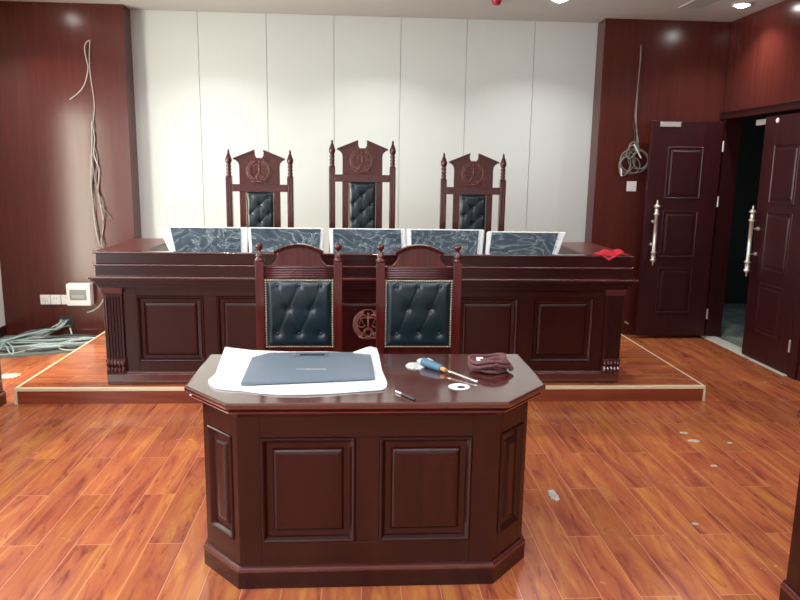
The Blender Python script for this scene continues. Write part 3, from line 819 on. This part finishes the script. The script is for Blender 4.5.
# red cloth on the bench rail
b = bmesh.new(); rnd = random.Random(2)
n, mm = 22, 14; g = []
for j in range(mm+1):
    r = []
    for i in range(n+1):
        u, v = i/n, j/mm
        x = 1.665+.205*u
        y = 4.738+.15*v
        edge_ = min(1, 5*min(u, 1-u)); fold = .5+.5*math.sin(u*11+v*4+1)*math.cos(u*5-v*3)
        z = 1.0385+edge_*(.012+.030*fold)*math.sin(PI*min(1, .12+v))
        ov = max(0, 1-abs(u-.36)/.30)
        if v < .3 and ov > 0:
            w = 1-v/.3; z -= w*ov*.048; y -= .010*w
        r.append(b.verts.new((x+.012*math.sin(v*9), y-.0, z)))
    g.append(r)
for j in range(mm):
    for i in range(n): b.faces.new((g[j][i], g[j][i+1], g[j+1][i+1], g[j+1][i]))
bmesh.ops.solidify(b, geom=b.faces[:], thickness=.003)
tag(obj('red_cloth', b, 'red', None, smooth=True), 'bright red cloth dropped over the right end of the bench rail', 'cloth')

# ---------------------------------------------------------------- wall fittings, left wood wall
def wy(px, py, d=.0): return at(px, py, 1, YP-d)
for i, (px, lb, k) in enumerate(((45.6, 'leftmost', 5), (56, 'middle', 2), (66.5, 'rightmost, touching the distribution box', 0))):
    c = wy(px, 299.5)
    t = thing('wall_socket', 'white square wall socket plate, %s of the three' % lb, 'socket', (c.x, YP, c.z), 0, 'white plates low on the left wood wall')
    obj('plate', B(-.046, .046, -.010, 0, -.046, .046), 'white', t, bevel=.003)
    holes = {5: [(-.016, .012), (.012, .012), (-.020, -.010), (0, -.016), (.018, -.010)], 2: [(-.014, .014), (.014, .014)], 0: [(0, .02)]}[k]
    obj('slots', B(*[(x-.005, x+.005, -.0112, -.0098, z-.003, z+.003) for x, z in holes]), 'grille', t)
c0, c1_ = wy(68.5, 282, .09), wy(92, 305, .09)
xa, xb, za, zb = -2.735, -2.515, .296, .506
t = thing('distribution_box', 'white surface mounted distribution box with grey window on the left wood wall', 'electrical box', (0, 0, 0))
obj('case', B(xa, xb, YP-.09, YP, za, zb), 'white', t, bevel=.008)
obj('window', B(xa+.030, xb-.035, YP-.094, YP-.088, za+.055, zb-.055), 'grille', t, bevel=.002)
obj('breakers', B(xa+.05, xb-.055, YP-.096, YP-.093, za+.075, za+.105), 'vent', t)
# cable outlet cut in the wall
c0, c1_ = wy(59, 316), wy(73.5, 329)
t = tag(obj('cable_outlet', B(c0.x, c1_.x, YP-.004, YP, c1_.z, c0.z), 'black'), 'black square cable outlet cut low in the left wood wall', 'outlet')

def wire(name, pix, mat, r, label, cat='wire', group=None, plane=(1, YP-.008), n=6, off=None):
    pts = [at(a, b_, *plane) for a, b_ in pix]
    if off:
        for i, o in enumerate(off): pts[i].y -= o
    return tag(obj(name, T(pts, r, n, 5), mat, None, smooth=True), label, cat, group)
wire('loose_wire', [(90,40.5),(86.5,42),(84.5,48),(86.5,60),(88,68),(86,80),(82.5,88),(77,94),(69.5,99.5)], 'wwhite', .0045, 'pale wire curling down and left from the top wall hole')
wire('loose_wire', [(90,41),(89.5,50),(89.5,65),(91,80),(93.5,96),(94.5,108),(93.5,120),(95,132)], 'wwhite', .0045, 'pale wire hanging straight down from the top wall hole to the lower hole')
for i, (pix, mt) in enumerate((
  ([(92,121),(90,132),(90.5,150),(93.5,172),(92,185),(93,205),(97,225),(100,247)], 'wgrey'),
  ([(92,121),(93,140),(97.5,160),(96,180),(99,196),(102,206),(112,219)], 'wgrey'),
  ([(92,121),(94.5,138),(94,155),(99,170),(98,190),(101,208),(103.5,225),(101,240),(103,248)], 'wwhite'),
  ([(92,121),(91,140),(93,165),(97,188),(103,205),(104,218),(101,232),(104,246)], 'wgrey'),
  ([(92,121),(92,135),(91.5,160),(91,185),(93,202),(94.5,222),(98,240),(101,247)], 'wwhite'))):
    wire('hanging_cable', pix, mt, .0048, 'one of the tangled cables hanging from the lower hole of the left wood wall', 'cable', 'cables hanging on the left wood wall', plane=(1, YP-.010-.006*i))
for px, py, lb in ((90, 40, 'upper'), (92, 121, 'lower')):
    c = wy(px, py); b = lathe(bmesh.new(), [(.014, YP-.002), (.014, YP)], (c.x, 0, c.z), axis='Y', n=14)
    tag(obj('cable_hole', b, 'black'), 'small round cable hole, the %s one in the left wood wall' % lb, 'hole')
wire('loose_wire', [(105.5,290),(104,297),(101,304),(97,308),(92,311),(87,312.5)], 'wwhite', .006, 'thick white wire end poking out beside the distribution box')
# right wood wall: hanging cables, coil, switch
for i, (pix, mt) in enumerate((
  ([(641,45),(640.5,60),(638.5,80),(637,98),(636,115),(636.5,130),(638,142),(636,150)], 'wwhite'),
  ([(641,45),(640,64),(638,84),(636,104),(635,118),(637,132),(636,146)], 'wgrey'),
  ([(634,122),(633.5,128),(635,134),(634,142),(635,150)], 'wdark'))):
    wire('hanging_cable', pix, mt, .0052, ['pale cable hanging down the right wood wall to the coil', 'grey cable hanging beside the pale one on the right wood wall', 'short dark cable end behind the coil on the right wood wall'][i], 'cable', plane=(1, YP-.010-.008*i))
t = thing('coiled_cable', 'coil of grey network cable hanging on the right wood wall above the switch', 'cable', (0, 0, 0))
b = bmesh.new(); rnd = random.Random(8)
for k, (cx, cy, rx, ry, ro) in enumerate(((627,163,7,11,.5), (630,165,10,9,.2), (638,159,10,10,-.2), (634,161,14,12,.1), (625,166,5,10,.3), (641,160,8,9,.2), (634,148,5,6,0), (631,152,4,7,.4))):
    pix = []
    for s in range(13):
        a = 2*PI*s/12+k
        x = rx*math.cos(a); y = ry*math.sin(a)
        pix.append(at(cx+x*math.cos(ro)-y*math.sin(ro), cy+x*math.sin(ro)+y*math.cos(ro), 1, YP-.012-.007*k))
    tube(b, pix, .0055, 7, 3)
obj('coils', b, 'wgrey', t, smooth=True)
obj('plug_end', T([at(621, 168, 1, YP-.05), at(621.5, 176, 1, YP-.05)], .008, 8, 1), 'white', t)
obj('tie', T([at(634, 144, 1, YP-.07), at(641, 158, 1, YP-.07)], .007, 8, 1), 'white', t)
c = wy(631.3, 186.3)
t = thing('wall_switch', 'white square switch plate on the right wood wall below the coiled cable', 'switch', (c.x, YP, c.z))
obj('plate', B(-.048, .048, -.010, 0, -.048, .048), 'white', t, bevel=.003)
obj('rocker', B(-.030, .030, -.013, -.009, -.032, .032), 'white', t, bevel=.002)

# cables over the bare floor
rnd = random.Random(21)
kinds = [('wteal', 'slate teal cable'), ('wgrey', 'grey cable'), ('wblue', 'pale blue cable'), ('wdark', 'dark cable')]
out = wy(66, 323)
kinds = [('wteal', 'slate teal cable'), ('wgrey', 'grey cable'), ('wblue', 'pale blue cable'), ('wdark', 'dark cable'), ('wwhite', 'white cable')]
for k in range(40):
    mt, nm = kinds[k % 5]
    r_ = (.008, .006, .011, .008, .006)[k % 5]
    zf = -.010+r_
    u_ = rnd.uniform
    if k < 18:      # fan out of the wall outlet towards the left edge
        e = u_(0, 1)
        p = [(out.x+u_(-.05, .05), YP-.003, out.z+u_(-.03, .035)), (out.x-.06+u_(-.03, .03), YP-.10, out.z-.03+u_(-.02, .02)),
             (-2.97+u_(-.05, .05), 6.52+.04*e, .055+u_(-.03, .03)), (-3.13+u_(-.03, .03), 6.36-.12*e, .03+u_(-.015, .03)),
             (-3.24, 6.22-.22*e+u_(-.05, .05), max(zf, u_(0, .05))), (-3.34, 6.10-.28*e, max(zf, u_(0, .05)))]
    else:           # strewn along the bare floor towards the platform
        y0 = u_(6.22, 6.66)
        p = [(-2.345, y0, zf+u_(0, .02)), (-2.55+u_(-.05, .05), y0-.03+u_(-.10, .08), zf+u_(0, .03)), (-2.75+u_(-.05, .05), y0-.10+u_(-.12, .10), zf+u_(0, .04)),
             (-3.0+u_(-.05, .05), min(6.6, y0-.16+u_(-.12, .12)), zf+u_(0, .04)), (-3.2, y0-.24+u_(-.10, .10), zf+u_(0, .03)), (-3.34, y0-.30+u_(-.12, .1), zf+u_(0, .02))]
    q_ = []
    for x, y, z_ in p:
        lim = 6.19-.4052*(-2.2-x)
        if y < lim+.04: z_ = max(z_, r_+.008)
        q_.append((x, min(y, YP-.003), z_))
    tag(obj('floor_cable', T(q_, r_, 7, 6), mt, None, smooth=True), 'one of the tangled %ss trailing over the bare floor below the left sockets' % nm, 'cable', 'tangled %ss on the bare floor' % nm)
for k, pix in enumerate(([(0,367),(8,375),(14,383),(13,390),(9,398)][:3], [(1,362),(5,366),(8,372),(5,379)])):
    pass
tag(obj('cable_loop', T([at(a, b_, 2, .05) for a, b_ in ((0,343),(6,346),(9,352),(13,354),(12,347),(5,342),(0,349))], .006, 7, 6), 'wblue', None, smooth=True), 'pale blue cable loop standing up at the far left edge', 'cable')
tag(obj('cable_stub', T([wy(70, 328, .05), wy(72, 335, .10)], .007, 7, 1), 'wwhite', None), 'short white cable end leaning below the wall outlet', 'cable')
# offcuts on the bright floor
crumple('floor_offcut', -2.75, -2.58, 5.28, 5.45, .004, 'dust', 'pale flat offcut lying on the floor left of the platform', 'offcut', 31, z=0)
crumple('paper_scrap', .962, 1.012, 3.16, 3.30, .018, 'tissue', 'white scrap on the floorboards right of the front desk', 'scrap', 33, z=0)
for px, py, sz, lb in ((684, 433, .030, 'small pale scrap on the floor in front of the platform right corner'), (694, 441, .040, 'larger pale scrap just below the small one near the platform corner'), (730, 443, .018, 'tiny pale scrap on the floor toward the right doorway'), (695, 524, .018, 'tiny pale scrap on the floor near the right desk'), (714, 466, .022, 'pale crumb on the floor between doorway and right desk')):
    c = at(px, py, 2, 0)
    crumple('paper_scrap', c.x-sz, c.x+sz, c.y-sz*.7, c.y+sz*.7, .005, 'dust', lb, 'scrap', int(px), z=0)

# ---------------------------------------------------------------- ceiling fittings
LX = [-2.79, -1.30, .19, 1.677, 3.238]
NM = ['leftmost of the back row, above the left wood wall', 'second from the left in the back row', 'middle one of the back row', 'above the right part of the white wall', 'nearest the right wood wall corner']
def downlight(x, y, label, power=14):
    t = thing('downlight', label, 'ceiling light', (x, y, ZC), 0, 'recessed downlights')
    obj('trim_ring', lathe(bmesh.new(), [(.052, -.002), (.070, -.010), (.082, -.006), (.084, 0), (.052, 0)], n=28), 'white', t, smooth=True)
    obj('diffuser', lathe(bmesh.new(), [(.001, -.026), (.028, -.022), (.045, -.014), (.052, -.006), (.053, -.001)], n=24), 'lamp', t)
    l = bpy.data.lights.new('downlight_lamp', 'AREA'); l.shape = 'DISK'; l.size = .10; l.energy = power; l.color = (1, .96, .88); l.spread = math.radians(120)
    lo_ = bpy.data.objects.new('downlight_lamp', l); COL.objects.link(lo_); lo_.location = (0, 0, -.03); lo_.parent = t
for x, lb in zip(LX, NM): downlight(x, 6.10, 'round recessed downlight, '+lb, 9 if x > 3 else 14)
# vent
t = thing('ceiling_vent', 'grey rectangular air vent in the ceiling near the right corner', 'vent', (0, 0, 0))
obj('frame', B((2.765, 3.005, 4.6, 4.62, ZC-.008, ZC), (2.765, 3.005, 6.28, 6.30, ZC-.008, ZC), (2.765, 2.785, 4.6, 6.30, ZC-.008, ZC), (2.985, 3.005, 4.6, 6.30, ZC-.008, ZC)), 'ceiling', t)
obj('louvres', B(*[(2.79+k*.022, 2.803+k*.022, 4.62, 6.28, ZC-.006, ZC-.0005) for k in range(9)]), 'vent', t)
t = thing('sprinkler', 'small red ceiling sprinkler above the white wall', 'sprinkler', (1.157, 6.17, ZC))
obj('cap', lathe(bmesh.new(), [(.045, 0), (.045, -.012), (.036, -.03), (.030, -.045), (.001, -.05)], n=20), 'redp', t, smooth=True)

# ================================================================= LIGHT
def area(name, loc, rot, sx, sy, power, col=(1, 1, 1), spread=180):
    l = bpy.data.lights.new(name, 'AREA'); l.shape = 'RECTANGLE'; l.size = sx; l.size_y = sy; l.energy = power; l.color = col; l.spread = math.radians(spread)
    o = bpy.data.objects.new(name, l); COL.objects.link(o); o.location = loc; o.rotation_euler = rot
    return o
# daylight arriving through the two windows of the left wall
area('daylight_far_window', (XL-.16, (W0+W1)/2, (WZ0+WZ1)/2), (0, -PI/2, 0), WZ1-WZ0, W1-W0, 230, (1, .95, .78))
area('daylight_near_window', (XL-.16, (V0+V1)/2, 1.5), (0, -PI/2, 0), 2.0, V1-V0, 170, (.88, .96, 1))
# long linear ceiling lamps over the body of the room
M_['lampsoft'] = plain('linear_diffuser', (1, 1, 1), emis=((.95, .98, 1), 12))
for y, nm in ((2.7, 'nearest the front desk'), (.5, 'in the middle row'), (-1.7, 'in the row farthest from the bench')):
    for x in (-1.6, 1.7):
        t = thing('linear_light', 'long slim ceiling lamp on the %s side, %s' % ('window' if x < 0 else 'doorway', nm), 'ceiling light', (x, y, ZC), 0, 'linear ceiling lamps')
        obj('housing', B(-1.5, 1.5, -.09, .09, -.03, 0), 'white', t, bevel=.004)
        obj('diffuser', B(-1.48, 1.48, -.075, .075, -.036, -.030), 'lampsoft', t)
        l = bpy.data.lights.new('linear_lamp', 'AREA'); l.shape = 'RECTANGLE'; l.size = 2.9; l.size_y = .14; l.energy = 40 if x < 0 else 28; l.color = (.93, .985, 1)
        lo_ = bpy.data.objects.new('linear_lamp', l); COL.objects.link(lo_); lo_.location = (0, 0, -.045); lo_.parent = t
w = bpy.data.worlds.new('world'); S.world = w; w.use_nodes = True
w.node_tree.nodes['Background'].inputs[0].default_value = (.75, .85, 1, 1); w.node_tree.nodes['Background'].inputs[1].default_value = .6

vs_ = S.view_settings
vs_.view_transform = 'Standard'; vs_.look = 'None'; vs_.gamma = 1; vs_.use_curve_mapping = False; vs_.exposure = -0.08
S.cycles.max_bounces = 8; S.cycles.sample_clamp_indirect = 6
